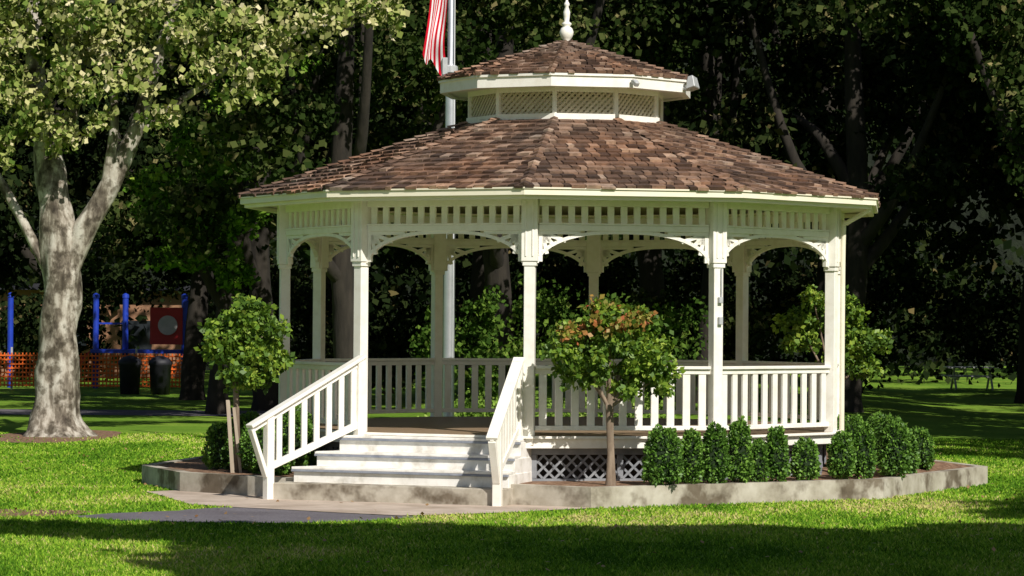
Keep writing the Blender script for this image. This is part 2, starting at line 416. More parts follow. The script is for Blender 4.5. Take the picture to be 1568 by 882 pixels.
rail = MB(); fr = MB(); arch = MB(); rim = MB(); lat = MB()
for i in range(10):
    F = mkF(i, AP)
    a = HW - .108
    fr.lbox(F, -a, a, -.05, .05, 3.82, 3.94)
    fr.lbox(F, -a, a, -.045, .045, 3.50, 3.575)
    fr.lbox(F, -a, a, -.06, .06, 3.577, 3.60)
    ns = 13
    for k in range(ns):
        u = -a + (k + .5) * 2 * a / ns
        fr.lbox(F, u - .043, u + .043, -.018, .018, 3.60, 3.82)
    K = 28; pts = []
    for k in range(K + 1):
        x = -1 + 2 * k / K
        x = math.sin(x * math.pi / 2)
        z = 3.08 + .385 * max(0, (1 - abs(x) ** 2.6)) ** (1 / 1.7)
        pts.append((x * a, z))
    for k in range(K):
        (u0, z0), (u1, z1) = pts[k], pts[k + 1]
        du, dz = u1 - u0, z1 - z0; L = math.hypot(du, dz); nu, nz = -dz / L * .045, du / L * .045
        P = [F(u0, -.03, z0), F(u1, -.03, z1), F(u1, .03, z1), F(u0, .03, z0), F(u0 + nu, -.03, min(z0 + nz, 3.502)), F(u1 + nu, -.03, min(z1 + nz, 3.502)), F(u1 + nu, .03, min(z1 + nz, 3.502)), F(u0 + nu, .03, min(z0 + nz, 3.502))]
        arch.box8(P)
    for sg in (-1, 1):
        e = a * sg
        arch.lbox(F, min(e, e - sg * .05), max(e, e - sg * .05), -.026, .026, 3.10, 3.50)
        arch.lbox(F, min(e - sg * .05, e - sg * .55), max(e - sg * .05, e - sg * .55), -.024, .024, 3.455, 3.498)
        cpt = (e - sg * .05, 3.47)
        nrm = (bay(i)[1][0], bay(i)[1][1], 0)
        for (du, dz) in ((.11, -.27), (.20, -.16), (.36, -.10)):
            arch.beam(F(cpt[0], 0, cpt[1]), F(e - sg * du, 0, 3.47 + dz), .05, .04, up=nrm)
        arch.lbox(F, min(e - sg * .05, e - sg * .16), max(e - sg * .05, e - sg * .16), -.020, .020, 3.34, 3.452)
    if i != 9:
        ar = HW - .073
        rail.lbox(F, -ar, ar, -.06, .06, ZF + .865, ZF + .905)
        rail.lbox(F, -ar, ar, -.028, .028, ZF + .80, ZF + .862)
        rail.lbox(F, -ar, ar, -.03, .03, ZF + .07, ZF + .13)
        nb = 11
        for k in range(nb):
            u = -ar + (k + .5) * 2 * ar / nb
            rail.lbox(F, u - .05, u + .05, -.019, .019, ZF + .13, ZF + .80)
    fw = (AP + .13) * math.tan(rad(18))
    Fr = mkF(i, AP + .13)
    rim.lbox(Fr, -fw, fw, -.05, 0, ZF - .035, ZF - .002)
    w2 = (AP + .07) * math.tan(rad(18)); F2 = mkF(i, AP + .07)
    rim.lbox(F2, -w2, w2, -.04, 0, ZF - .16, ZF - .037)
    F3 = mkF(i, AP - .12)
    w3 = (AP - .12) * math.tan(rad(18))
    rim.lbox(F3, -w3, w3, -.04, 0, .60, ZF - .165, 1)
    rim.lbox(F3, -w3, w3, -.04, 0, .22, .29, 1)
    for u in (-w3 + .05, 0, w3 - .05):
        rim.lbox(F3, u - .04, u + .04, -.03, .004, .29, .60, 1)
    def lattice(mb, F, u0, u1, z0, z1, step, w, v0):
        H = z1 - z0
        for sgn in (1, -1):
            s = u0 - H
            while s < u1 + H:
                za, zb = z0, z1
                ua, ub = (s, s + H) if sgn > 0 else (s, s - H)
                def clip(ua, za, ub, zb):
                    t0, t1 = 0, 1; d = ub - ua
                    for lim, sg in ((u0, 1), (u1, -1)):
                        fa = sg * (ua - lim); fb = sg * (ub - lim)
                        if fa < 0 and fb < 0: return None
                        if fa < 0: t0 = max(t0, fa / (fa - fb))
                        if fb < 0: t1 = min(t1, fa / (fa - fb))
                    if t1 - t0 < .02: return None
                    return (ua + d * t0, za + (zb - za) * t0, ua + d * t1, za + (zb - za) * t1)
                c = clip(ua, za, ub, zb)
                if c:
                    vv = v0 + (.008 if sgn > 0 else -.006)
                    p = Vector(F(c[0], vv, c[1])); q = Vector(F(c[2], vv, c[3]))
                    nrm = Vector(F(0, 1, 0)) - Vector(F(0, 0, 0))
                    mb.beam(p, q, w, .010, up=nrm)
                s += step
    lattice(lat, F3, -w3 + .04, w3 - .04, .29, .60, .15, .030, -.02)
fr.obj('frieze', [M_paint], gz, bevel=.004)
arch.obj('arches', [M_paint], gz)
rail.obj('railing', [M_paint], gz, bevel=.005)
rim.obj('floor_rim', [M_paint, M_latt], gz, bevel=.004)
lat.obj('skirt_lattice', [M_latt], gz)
def decpoly(r): return [(cx + r * math.sin(a), cy - r * math.cos(a)) for a in TH]
b = MB(); b.prism(decpoly(R + .06), ZF - .03, ZF, 0); b.obj('floor', [M_floor], gz)
b = MB(); b.prism(decpoly(R - .5), .2, ZF - .04, 0); b.obj('underfloor_shade_box', [M_dark], gz)  # dark box stands in for the shade behind the skirt lattice

# roof
def roof(r0, z0, r1, z1, expo, wid, name, capw, seed):
    rnd = random.Random(seed)
    sh = MB(); cap = MB(); deck = MB()
    a0, a1 = r0 * math.cos(rad(18)), r1 * math.cos(rad(18))
    L = math.hypot(a0 - a1, z1 - z0)
    for i in range(10):
        t, n = bay(i); t = Vector((t[0], t[1], 0)); n = Vector((n[0], n[1], 0))
        up = (n * (a1 - a0) + Vector((0, 0, z1 - z0))) / L
        Nn = t.cross(up).normalized()
        if Nn.z < 0: Nn = -Nn
        O = Vector((cx, cy, z0)) + n * a0
        hw = lambda s: (r0 + (r1 - r0) * min(s / L, 1)) * math.sin(rad(18))
        P = lambda u, s, h: O + t * u + up * s + Nn * h
        deck.add([P(-hw(0), 0, 0), P(hw(0), 0, 0), P(hw(L), L, 0), P(-hw(L), L, 0)], [(0, 1, 2, 3)], 0)
        deck.add([P(-hw(0) * .985, .05, -.09), P(hw(0) * .985, .05, -.09), P(hw(L), L, -.09), P(-hw(L), L, -.09)], [(3, 2, 1, 0)], 1)
        nk = int(L / expo) + 1
        for k in range(nk):
            s0 = k * expo - .03; s1 = min(s0 + expo * 1.35, L)
            if s0 >= L - .03: break
            w0, w1 = hw(max(s0, 0)), hw(s1)
            if s0 < 0: w0 = hw(0)
            u = -w0 - rnd.random() * wid
            while u < w0:
                ww = wid * rnd.uniform(.55, 1.4); ua, ub = u + .006, u + ww - .006; u += ww
                b0, b1 = max(ua, -w0), min(ub, w0); c0, c1 = max(min(ua, w1), -w1), max(min(ub, w1), -w1)
                if b1 - b0 < .01: continue
                js = rnd.uniform(-.026, .018); th = rnd.uniform(.028, .052)
                lift = rnd.uniform(-.004, .010)
                vs = [P(b0, s0 + js, .004), P(b1, s0 + js, .004), P(b0, s0 + js, th), P(b1, s0 + js, th + lift), P(c0, s1, .004), P(c1, s1, .004)]
                sh.add(vs, [(2, 3, 5, 4), (0, 1, 3, 2), (0, 2, 4), (1, 5, 3)], 0, rnd.random() ** 1.1)
        tp, _n = bay((i - 1) % 10); tl = -Vector((tp[0], tp[1], 0)); tr = t
        aa = TH[i]; hd = Vector((math.sin(aa), -math.cos(aa), 0))
        H0 = Vector((cx, cy, z0)) + hd * r0; H1 = Vector((cx, cy, z1)) + hd * r1; LH = (H1 - H0).length; ud = (H1 - H0) / LH
        upn = (Vector((0, 0, 1)) - ud * ud.z).normalized()
        s = -.03; ex = expo * .8
        while s < LH - .02:
            e = min(s + ex * 1.25, LH)
            p = H0 + ud * s; q = H0 + ud * e
            hi, lo = rnd.uniform(.064, .082), .044
            c = capw * rnd.uniform(.85, 1.15)
            vs = [p + tl * c + upn * (hi - .025), p + upn * hi, p + tr * c + upn * (hi - .025), q + tl * c * .95 + upn * (lo - .02), q + upn * lo, q + tr * c * .95 + upn * (lo - .02),
                  p + tl * c, p + upn * .01, p + tr * c]
            cap.add(vs, [(0, 1, 4, 3), (1, 2, 5, 4), (6, 7, 1, 0), (7, 8, 2, 1)], 0)
            s += ex
    sh.obj(name + '_shingles', [M_shingle], gz)
    cap.obj(name + '_hip_caps', [M_cap], gz)
    deck.obj(name + '_deck', [M_dark, M_trim], gz)
roof(4.62, 4.03, 1.30, 5.15, .205, .15, 'roof', .07, 3)
roof(1.82, 5.73, .05, 6.29, .16, .13, 'cupola_roof', .05, 4)

eave = MB()
def ringpiece(mb, ro, ri, z0, z1):
    for i in range(10):
        j = (i + 1) % 10
        po, pi_ = decpoly(ro), decpoly(ri)
        vs = [(*po[i], z0), (*po[j], z0), (*pi_[j], z0), (*pi_[i], z0), (*po[i], z1), (*po[j], z1), (*pi_[j], z1), (*pi_[i], z1)]
        mb.add(vs, [(3, 2, 1, 0), (4, 5, 6, 7), (0, 1, 5, 4), (2, 3, 7, 6)])
ringpiece(eave, 4.655, 4.56, 4.012, 4.032)
ringpiece(eave, 4.635, 4.54, 3.935, 4.010)
ringpiece(eave, 4.575, 4.50, 3.885, 3.933)
ringpiece(eave, 4.52, 3.88, 3.955, 3.985)
eave.obj('eave_gutter', [M_trim], gz)
e2 = MB()
ringpiece(e2, 1.82, 1.72, 5.545, 5.705)
ringpiece(e2, 1.845, 1.77, 5.69, 5.722)
ringpiece(e2, 1.74, 1.30, 5.57, 5.60)
ringpiece(e2, 1.44, 1.32, 5.10, 5.20)
ringpiece(e2, 1.42, 1.33, 5.50, 5.57)
for i in range(10):
    F = pF(i, 1.385)
    e2.lbox(F, -.03, .03, -.04, .03, 5.19, 5.52)
e2.obj('cupola_trim', [M_paint], gz)
l2 = MB()
for i in range(10):
    ap = 1.375 * math.cos(rad(18)); F = mkF(i, ap); w = ap * math.tan(rad(18)) - .03
    lattice(l2, F, -w, w, 5.20, 5.50, .085, .034, 0)
l2.obj('cupola_lattice', [M_tlat], gz)
b = MB()
b.lathe(cx, cy, [(.14, 6.22), (.13, 6.27), (.05, 6.31), (.045, 6.34), (.075, 6.37), (.095, 6.42), (.10, 6.46), (.08, 6.51), (.045, 6.54), (.07, 6.56), (.07, 6.58), (.035, 6.61), (.045, 6.68), (.05, 6.74), (.025, 6.82), (.04, 6.84), (.04, 6.86), (.018, 6.90), (.012, 7.05), (.002, 7.25)], 20)
b.obj('finial', [M_paint], gz, smooth=True)

fl = MB()
F = pF(2, 1.80)
fl.lbox(F, -.05, .10, .0, .12, 5.57, 5.62)
fl.beam(F(.02, .04, 5.60), F(.02, .16, 5.66), .05, .04)
fl.box8([F(-.12, .08, 5.58), F(.13, .06, 5.56), F(.13, .20, 5.60), F(-.12, .22, 5.62), F(-.10, .10, 5.76), F(.11, .08, 5.74), F(.11, .16, 5.76), F(-.10, .18, 5.78)])
F = pF(1, 1.85)
fl.lbox(F, -.03, .03, -.01, .07, 5.59, 5.65)
fl.beam(F(0, .05, 5.62), F(.0, .12, 5.57), .07, .07)
fl.obj('flood_lights', [M_galv], gz, bevel=.01)
bx = MB(); F = pF(1, R)
bx.lbox(F, -.02, .04, .072, .12, 2.58, 2.66); bx.lbox(F, -.02, .04, .072, .12, 2.30, 2.40)
bx.beam(F(.03, .09, 2.66), F(.03, .09, 3.04), .018, .018, up=(1, 0, 0))
bx.obj('outlet_boxes', [M_galv], gz, bevel=.005)
ds = MB()
F = pF(2, R)
pts = [F(.02, .52, 3.93), F(.02, .50, 3.86), F(.05, .20, 3.70), F(.06, .15, 3.60), F(.06, .14, 2.2), F(.06, .14, .3)]
ds.tube(pts, [.035] * 6, 10, rough=0)
ds.obj('downspout', [M_trim], gz, smooth=True)

# stairs
st = MB()
Al, Ar = (-1.98, 39.15), (.20, 38.05); Bl, Br = (-3.10, 38.05), (-.10, 36.93)
mixp = lambda p, q, t: (p[0] + (q[0] - p[0]) * t, p[1] + (q[1] - p[1]) * t)
back_l, back_r = (-1.75, 39.45), (.35, 38.4)
for t, z, zb in ((.25, .81, .62), (.5, .61, .42), (.75, .42, .225)):
    l, r_ = mixp(Al, Bl, t), mixp(Ar, Br, t)
    st.prism([l, r_, back_r, back_l], zb - .1, z - .035, 0)
    dl = mixp(Al, Bl, t + .025); dr_ = mixp(Ar, Br, t + .025)
    l3 = mixp(Al, Bl, t - .27); r3 = mixp(Ar, Br, t - .27)
    st.prism([dl, dr_, r3, l3], z - .033, z, 0)
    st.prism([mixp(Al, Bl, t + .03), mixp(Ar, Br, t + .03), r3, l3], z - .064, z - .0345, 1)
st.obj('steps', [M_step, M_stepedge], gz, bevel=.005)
b = MB(); b.prism([Bl, Br, (.15, 37.6), (-2.7, 38.9)], -.03, .222, 0); b.obj('bottom_step', [M_concrete], gz, bevel=.01)
hr = MB()
def handrail(p0, p1, zt0, zt1, zb0, zb1, newel_t, nb):
    p0 = Vector((*p0, 0)); p1 = Vector((*p1, 0))
    at = lambda t: p0 + (p1 - p0) * t
    hr.beam(at(0) + Vector((0, 0, zt0)), at(1) + Vector((0, 0, zt1)), .15, .045)
    lp = lambda t: zt0 + (zt1 - zt0) * t
    hr.beam(at(.0) + Vector((0, 0, zt0 - .06)), at(.985) + Vector((0, 0, lp(.985) - .06)), .05, .075)
    hr.beam(at(0) + Vector((0, 0, zb0)), at(newel_t) + Vector((0, 0, zb1)), .06, .09)
    lb = lambda t: zb0 + (zb1 - zb0) * t / newel_t
    d = (p1 - p0).normalized(); s = Vector((-d.y, d.x, 0))
    def vpost(t, w, th, z0, z1):
        c = at(t)
        a, b_ = d * w / 2, s * th / 2
        q = [c - a - b_, c + a - b_, c + a + b_, c - a + b_]
        hr.box8([(v.x, v.y, z0) for v in q] + [(v.x, v.y, z1) for v in q])
    for k in range(nb):
        t = (k + .8) / (nb + .6) * newel_t
        vpost(t, .085, .035, lb(t) + .0, lp(t) - .03)
    vpost(newel_t, .11, .11, .0, lp(newel_t) - .025)
    vpost(0.03, .12, .12, ZF - .15, zt0 - .03)
    e = at(.985); nb_ = at(newel_t)
    hr.beam(e + Vector((0, 0, lp(1) - .03)), nb_ + Vector((0, 0, .30)) + d * .04, .10, .05)
handrail((-1.96, 39.0), (-3.36, 37.86), 1.85, .95, .98, .42, .83, 7)
handrail((.10, 37.98), (-.24, 36.62), 1.85, .86, .98, .42, .78, 7)
hr.obj('stair_handrails', [M_paint], gz, bevel=.006)

# ---------------------------------------------------------------- flagpole with flag
fp = empty('flagpole')
b = MB(); px, py = -1.045, 49.0
b.lathe(px, py, [(.20, 0), (.20, .06), (.11, .12), (.10, .3), (.095, 3.0), (.085, 6.2), (.082, 6.55), (.055, 6.62), (.052, 9.6), (.045, 12.0), (.03, 12.02), (.08, 12.08), (.1, 12.17), (.07, 12.26), (.01, 12.3)], 20)
b.obj('pole', [M_metal], fp, smooth=True)
b = MB(); b.lathe(px, py, [(.10, 6.44), (.12, 6.46), (.12, 6.56), (.09, 6.58)], 16); b.box(px - .13, px - .05, py - .15, py - .08, 6.42, 6.7); b.obj('pole_collar', [M_galv], fp, smooth=False)
b = MB(); b.beam((px + .07, py - .06, 1.2), (px + .06, py - .05, 11.9), .012, .012, up=(1, 0, 0)); b.obj('halyard', [M_fwhite], fp)
fb = MB(); NU, NV = 48, 39
vs = []
for jv in range(NV + 1):
    v = jv / NV
    for iu in range(NU + 1):
        u = iu / NU
        vv = v + .10 * math.sin(v * 6.28 + 1.0) * u
        x = px - .055 - .42 * u ** .6 * (1 - .85 * vv) - .03 * math.sin(u * 7 + v * 4) * u
        y = py - .05 - .08 * math.sin(v * 6 + u * 2.2) * min(1, u * 3) - .03 * math.sin(u * 15 + v * 5) * u
        z = 9.30 - 1.6 * v * (1 - .80 * u) - 2.55 * u ** 1.05 - .10 * math.sin(v * 9) * u
        vs.append((x, y, z))
for jv in range(NV):
    for iu in range(NU):
        f = (jv * (NU + 1) + iu, jv * (NU + 1) + iu + 1, (jv + 1) * (NU + 1) + iu + 1, (jv + 1) * (NU + 1) + iu)
        stripe = int(jv / 3)
        m = 0 if stripe % 2 == 0 else 1
        if iu / NU < .4 and stripe < 7:
            m = 2
            if jv % 3 == 1 and iu % 3 == 1: m = 1
        fb.f.append(f); fb.m.append(m)
fb.v = vs; fb.r = [0.] * len(vs)
fb.obj('flag', [M_fred, M_fwhite, M_fblue], fp, smooth=True)

# ---------------------------------------------------------------- vegetation builders
def crown_obj(name, parent, clumps, n, size, mat, seed, **kw):
    V, r = leaf_array(clumps, n, size, seed, **kw)
    o = bpy.data.objects.new(name, fastmesh(name, V, 4, r, [mat]))
    link(o, parent); return o

sy = empty('sycamore_tree')
tx, ty = -8.95, 58.3
b = MB()
b.tube([(tx, ty, -.15), (tx, ty, .12), (tx - .02, ty, .6), (tx - .0, ty, 1.8), (tx + .05, ty, 3.0), (tx - .02, ty, 3.9), (tx - .12, ty, 4.7), (tx - .3, ty + .1, 5.8), (tx - .55, ty + .1, 7.4), (tx - .6, ty + .3, 9.5)],
       [.95, .62, .43, .38, .38, .37, .31, .26, .18, .1], 26, rough=.12)
b.tube([(tx + .10, ty, 2.9), (tx + .25, ty - .03, 3.5), (tx + .55, ty - .08, 4.15), (tx + 1.0, ty - .1, 4.95), (tx + 1.5, ty - .1, 6.1), (tx + 1.9, ty, 7.5), (tx + 2.5, ty + .1, 9.5)], [.20, .23, .23, .20, .16, .12, .06], 18, rough=.1, seed=5)
b.tube([(tx - .15, ty, 3.2), (tx - .5, ty, 3.8), (tx - 1.1, ty, 4.9), (tx - 2.0, ty, 6.4)], [.14, .11, .09, .05], 10, rough=.1, seed=8)
b.tube([(tx + .9, ty - .1, 4.8), (tx + 1.1, ty - .3, 6.2), (tx + 1.0, ty - .3, 7.6)], [.13, .09, .04], 10, seed=9)
b.tube([(tx + 1.5, ty, 6.0), (tx + 2.6, ty + .5, 6.9), (tx + 4.2, ty + .8, 7.9), (tx + 6.3, ty + .8, 8.6)], [.09, .07, .05, .03], 10, seed=10)
b.tube([(tx - .3, ty, 5.4), (tx + .3, ty - .4, 6.3), (tx + .6, ty - .5, 7.8)], [.12, .09, .04], 10, seed=11)
b.obj('trunk', [M_barkS], sy, smooth=True)
cl = [(-9.7, 57.4, 7.9, 1.2, 1.2, 1.0), (-8.5, 57.0, 8.1, 1.1, 1.1, .9), (-7.2, 57.4, 8.3, 1.1, 1.2, .8), (-9.7, 57.2, 6.6, .8, .9, .8), (-8.2, 56.8, 7.0, .75, .8, .6),
      (-8.7, 57.1, 5.95, .5, .6, .45), (-9.9, 57.1, 5.7, .5, .5, .5), (-5.9, 57.8, 8.0, .9, 1, .7), (-4.6, 57.8, 7.9, .9, .9, .7), (-5.0, 57.4, 7.0, .6, .6, .5),
      (-3.4, 57.8, 8.4, .9, 1, .6), (-2.5, 58.3, 8.5, .6, .7, .4), (-6.9, 57.3, 6.3, .4, .4, .3), (-7.3, 57.2, 7.1, .5, .6, .5), (-6.2, 57.4, 7.2, .4, .4, .35), (-8.0, 57.1, 6.2, .3, .4, .3), (-5.5, 57.4, 6.6, .3, .3, .25), (-9.2, 57.0, 6.3, .4, .5, .4),
      (-8.9, 60.5, 10.6, 2.6, 2, 1.6), (-5.5, 60.5, 10.6, 2.4, 2, 1.4), (-11.5, 59, 8, 1.5, 2, 1.8)]
crown_obj('crown', sy, cl, 27000, .135, L_syc, 21, subs=24, sub_r=.25, width=.42)

def wood_variant(seed, mat, n=13000, size=.22):
    rnd = random.Random(seed); cl = []
    for k in range(11):
        a = k * 2.4 + rnd.random(); r = rnd.uniform(1.0, 3.6); z = rnd.uniform(5.5, 12.5)
        cl.append((r * math.cos(a), r * math.sin(a), z, rnd.uniform(1.2, 2.1), rnd.uniform(1.2, 2.1), rnd.uniform(.9, 1.5)))
    for k in range(4):
        a = k * 1.7 + rnd.random() * 2
        cl.append((3.8 * math.cos(a), 3.8 * math.sin(a), rnd.uniform(3.6, 5.5), 1.0, 1.0, .9))
    V, r = leaf_array(cl, n, size, seed, subs=16, sub_r=.32, width=.42)
    me = fastmesh('crown_mesh_%d' % seed, V, 4, r, [mat])
    tb = MB()
    tb.tube([(0, 0, -.3), (0, 0, .3), (.1, .0, 2.2), (.25, .1, 4.5), (.1, .2, 8), (0, 0, 12)], [.55, .36, .30, .27, .2, .08], 14, rough=.1, seed=seed)
    for k in range(4):
        c = cl[k * 2]
        tb.tube([(.2, .1, 3.2 + k * .6), (c[0] * .5, c[1] * .5, 4.6 + k * .6), (c[0], c[1], c[2])], [.18, .13, .05], 9, seed=k)
    ob = tb.obj('trunk_tmp', [M_bark], None, smooth=True)
    tm = ob.data; bpy.data.objects.remove(ob)
    return me, tm
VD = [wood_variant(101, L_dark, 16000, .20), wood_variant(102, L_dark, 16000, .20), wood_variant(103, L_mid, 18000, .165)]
def wtree(name, x, y, v, rot, s=1.0, lean=0):
    e = empty(name, (x, y, gh(x, y))); e.rotation_euler = (0, lean, rot); e.scale = (s, s, s)
    me, tm = VD[v]
    link(bpy.data.objects.new('crown', me), e); link(bpy.data.objects.new('trunk', tm), e)
rnd = random.Random(11)
spots = [(-3.6, 66, 2, 1.0), (-.2, 73, 2, 1.1), (12.2, 62, 2, 1.0), (15.5, 57, 1, 1.05), (13.2, 70, 0, 1.1), (18.5, 64, 0, 1.1), (18, 53, 1, 1.1),
         (-6.3, 76, 2, 1.0), (-15.2, 78, 0, 1.0), (-17.5, 70, 1, .95), (-1, 85, 0, 1.15), (4, 83, 2, 1.2), (8.5, 80, 1, 1.2), (14.8, 84, 0, 1.2), (18, 80, 1, 1.2), (24, 74, 0, 1.2), (8.2, 72, 1, 1.05),
         (-6, 92, 0, 1.2), (-20, 90, 1, 1.1), (16, 45, 2, 1.05), (22, 47, 1, 1.2), (-9.3, 86, 0, 1.0), (-13.0, 85, 1, 1.0), (5.0, 75.5, 2, 1.0)]
for k, (x, y, v, s) in enumerate(spots):
    wtree('oak_tree', x, y, v, rnd.random() * 6.28, s)
rt = empty('oak_tree'); b = MB()
b.tube([(11.8, 51, -.2), (11.8, 51, .5), (11.7, 51, 4), (11.5, 51, 8), (11.4, 51, 12)], [.6, .4, .33, .25, .1], 14)
for q in ((8.4, 50, 8.3), (8.9, 50, 6.3), (9.1, 50, 5.0)):
    b.tube([(11.7, 51, q[2] + .3), (10.3, 50.5, q[2] + .9), q], [.14, .08, .02], 8)
b.obj('trunk', [M_bark], rt, smooth=True)
crown_obj('crown', rt, [(8.6, 50, 7.6, .7, .6, .5), (9.1, 50.2, 6.3, .7, .6, .5), (8.9, 50, 4.9, .5, .5, .45), (7.5, 50, 8.4, .7, .6, .4), (9.4, 50.5, 8.4, 1.2, 1, .8), (10.5, 51, 7, 1.4, 1.2, 1.2), (8.3, 50, 6.6, .35, .35, .3), (11.8, 51, 10.5, 2.5, 2.2, 1.5), (9.3, 50, 3.9, .35, .4, .3)],
          7500, .13, L_mid, 91, subs=18, sub_r=.3)
cl = []
for k in range(130):
    x = rnd.uniform(-32, 36); y = rnd.uniform(102, 120) + (14 if x < -9 else 0)
    z = rnd.uniform(.5, 18) if x > -9 or rnd.random() < .75 else rnd.uniform(6, 18)
    cl.append((x, y, z + gh(x, y), rnd.uniform(2.5, 4.2), 2.5, rnd.uniform(2, 3.0)))
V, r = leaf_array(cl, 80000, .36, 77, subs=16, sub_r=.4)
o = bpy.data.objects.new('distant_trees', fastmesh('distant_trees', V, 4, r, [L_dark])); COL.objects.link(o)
hb = MB(); hv = []; hx = list(np.linspace(-260, 260, 70)); hy = [138, 150, 170, 200]  # added dark backdrop, keeps bright sky from showing between the trees
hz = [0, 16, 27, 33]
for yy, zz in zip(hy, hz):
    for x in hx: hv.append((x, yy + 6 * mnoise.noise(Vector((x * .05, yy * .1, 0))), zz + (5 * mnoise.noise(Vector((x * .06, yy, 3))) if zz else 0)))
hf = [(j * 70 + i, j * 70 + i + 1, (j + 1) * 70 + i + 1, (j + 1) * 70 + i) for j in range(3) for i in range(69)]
hb.add(hv, hf); M_backdrop = noisy('backdrop_cover', [(.35, (.003, .006, .002)), (.65, (.014, .022, .008))], 1.2, 1, 8, 1, .8)
hb.obj('dark_backdrop', [M_backdrop], smooth=True)

def bush(name, x, y, rx, rz, mat, n, size, seed):
    e = gh(x, y); cl = []
    rr = random.Random(seed)
    for k in range(8):
        cl.append((x + rr.uniform(-.8, .8) * rx, y + rr.uniform(-.8, .8) * rx, e + rr.uniform(.2, .85) * rz, rx * .42, rx * .42, rz * .24))
    V, r = leaf_array(cl, n, size, seed, subs=14, sub_r=.32)
    o = bpy.data.objects.new(name, fastmesh(name, V, 4, r, [mat])); COL.objects.link(o)
bush('garden_shrub', -1.0, 68, 1.1, 2.9, L_gmid, 5500, .12, 1)
bush('garden_shrub', 2.4, 72, 2.2, 3.6, L_gmid, 6500, .13, 2)
bush('garden_shrub', 5.0, 76, 2.0, 3.0, L_mid, 6500, .14, 3)
bush('garden_shrub', 9, 90, 4, 3.6, L_dark, 8000, .19, 5)
bush('garden_shrub', 15, 94, 4, 4.2, L_dark, 8000, .19, 6)
bush('garden_shrub', 20, 90, 4, 4.2, L_dark, 6000, .2, 7)
bush('garden_shrub', -4, 86, 3, 3.2, L_dark, 8000, .18, 8)
bush('garden_shrub', .5, 92, 4, 5.2, L_dark, 8000, .19, 9)
bush('garden_shrub', -10, 108, 4, 6.0, L_dark, 7000, .22, 10)
bush('garden_shrub', -16, 110, 3, 5.0, L_dark, 6000, .22, 12)
crown_obj('flowering_hedge', None, [(-1.1 + .5 * k, 53 + .2 * math.sin(k * 3), .62, .4, .4, .42) for k in range(8)], 6000, .07, leafmat('lime_leaf', [(0, (.08, .16, .02)), (.6, (.2, .32, .05)), (1, (.35, .42, .12))], 0, simple=True), 31, sub_r=.5)

mt = empty('maple_tree')
b = MB()
b.tube([(-7.3, 73, -.2), (-7.2, 73, 1.5), (-7.0, 73, 3.5), (-6.4, 73, 6), (-6.2, 73, 8.5)], [.3, .22, .19, .14, .06], 12)
b.tube([(-7.1, 73, 2.5), (-8.0, 72.5, 4.5), (-8.2, 72.3, 6.5)], [.13, .1, .04], 10)
b.obj('trunk', [M_bark], mt, smooth=True)
crown_obj('crown', mt, [(-8.2, 70.8, 5.4, .9, .9, .7), (-7.3, 70.6, 4.6, .8, .8, .6), (-8.0, 70.6, 3.9, .9, .8, .6), (-7.0, 70.8, 5.8, .7, .7, .5), (-6.7, 70.9, 3.6, .7, .7, .5), (-7.9, 71, 6.6, .8, .8, .6), (-6.3, 71.2, 4.9, .5, .5, .4), (-6.3, 73, 8.4, 1.4, 1.2, 1.0)], 9500, .15, L_grn, 41, subs=18, sub_r=.26)

def standard(name, x, y, z0, trunk_h, clumps, n, seed, tip, stakes):
    e = empty(name)
    b = MB()
    b.tube([(x, y, z0 - .1), (x + .02, y, z0 + .4), (x - .01, y, z0 + trunk_h)], [.055, .04, .04], 10, rough=.1, seed=seed)
    if not stakes:
        b.tube([(x + .07, y + .02, z0 - .1), (x + .04, y, z0 + .5), (x + .03, y, z0 + trunk_h)], [.035, .03, .025], 8, rough=.1)
    for c in clumps:
        b.tube([(x, y, z0 + trunk_h - .05), ((x + c[0]) / 2, (y + c[1]) / 2, (z0 + trunk_h + c[2]) / 2), (c[0], c[1], c[2])], [.03, .018, .008], 6)
    b.obj('trunk', [M_twig], e, smooth=True)
    if stakes:
        s = MB()
        s.beam((x - .02, y - .12, z0 - .1), (x - .10, y - .12, z0 + 1.0), .05, .05, up=(1, 0, 0))
        s.beam((x + .09, y - .1, z0 - .1), (x - .02, y - .1, z0 + .9), .04, .04, up=(1, 0, 0))
        s.obj('stakes', [M_stake], e)
    crown_obj('crown', e, clumps, n, .08, L_rose, seed, subs=22, sub_r=.25, width=.34)
    top = [(c[0], c[1] - c[4] * .1, c[2] + c[5] * .55, c[3] * .8, c[4] * .8, c[5] * .45) for c in clumps if c[2] > tip]
    if top: crown_obj('new_growth', e, top, n // 7, .07, L_tip, seed + 1, subs=16, sub_r=.3)
x0, y0 = 1.24, 37.35
standard('crape_myrtle_tree', x0, y0, .24, 1.05, [(x0 - .45, y0, 2.0, .36, .4, .30), (x0, y0 - .1, 2.1, .42, .4, .36), (x0 + .5, y0, 1.9, .36, .38, .32), (x0 + .1, y0, 1.65, .46, .4, .28), (x0 - .35, y0 + .1, 1.72, .3, .3, .22), (x0 + .65, y0, 1.62, .24, .3, .22), (x0 - .1, y0, 2.42, .3, .3, .18), (x0 + .35, y0, 2.28, .28, .3, .2)], 6500, 51, 1.95, False)
x0, y0 = -3.72, 39.9
standard('crape_myrtle_tree', x0, y0, .24, 1.25, [(x0 + .1, y0, 2.45, .32, .35, .2), (x0 - .2, y0, 2.1, .32, .35, .28), (x0 + .35, y0, 2.1, .34, .35, .28), (x0 + .05, y0 - .1, 1.8, .42, .4, .25), (x0 + .5, y0, 1.75, .26, .3, .2), (x0 + .2, y0, 1.52, .3, .3, .14)], 5500, 53, 2.9, True)
x0, y0 = 4.85, 44.6
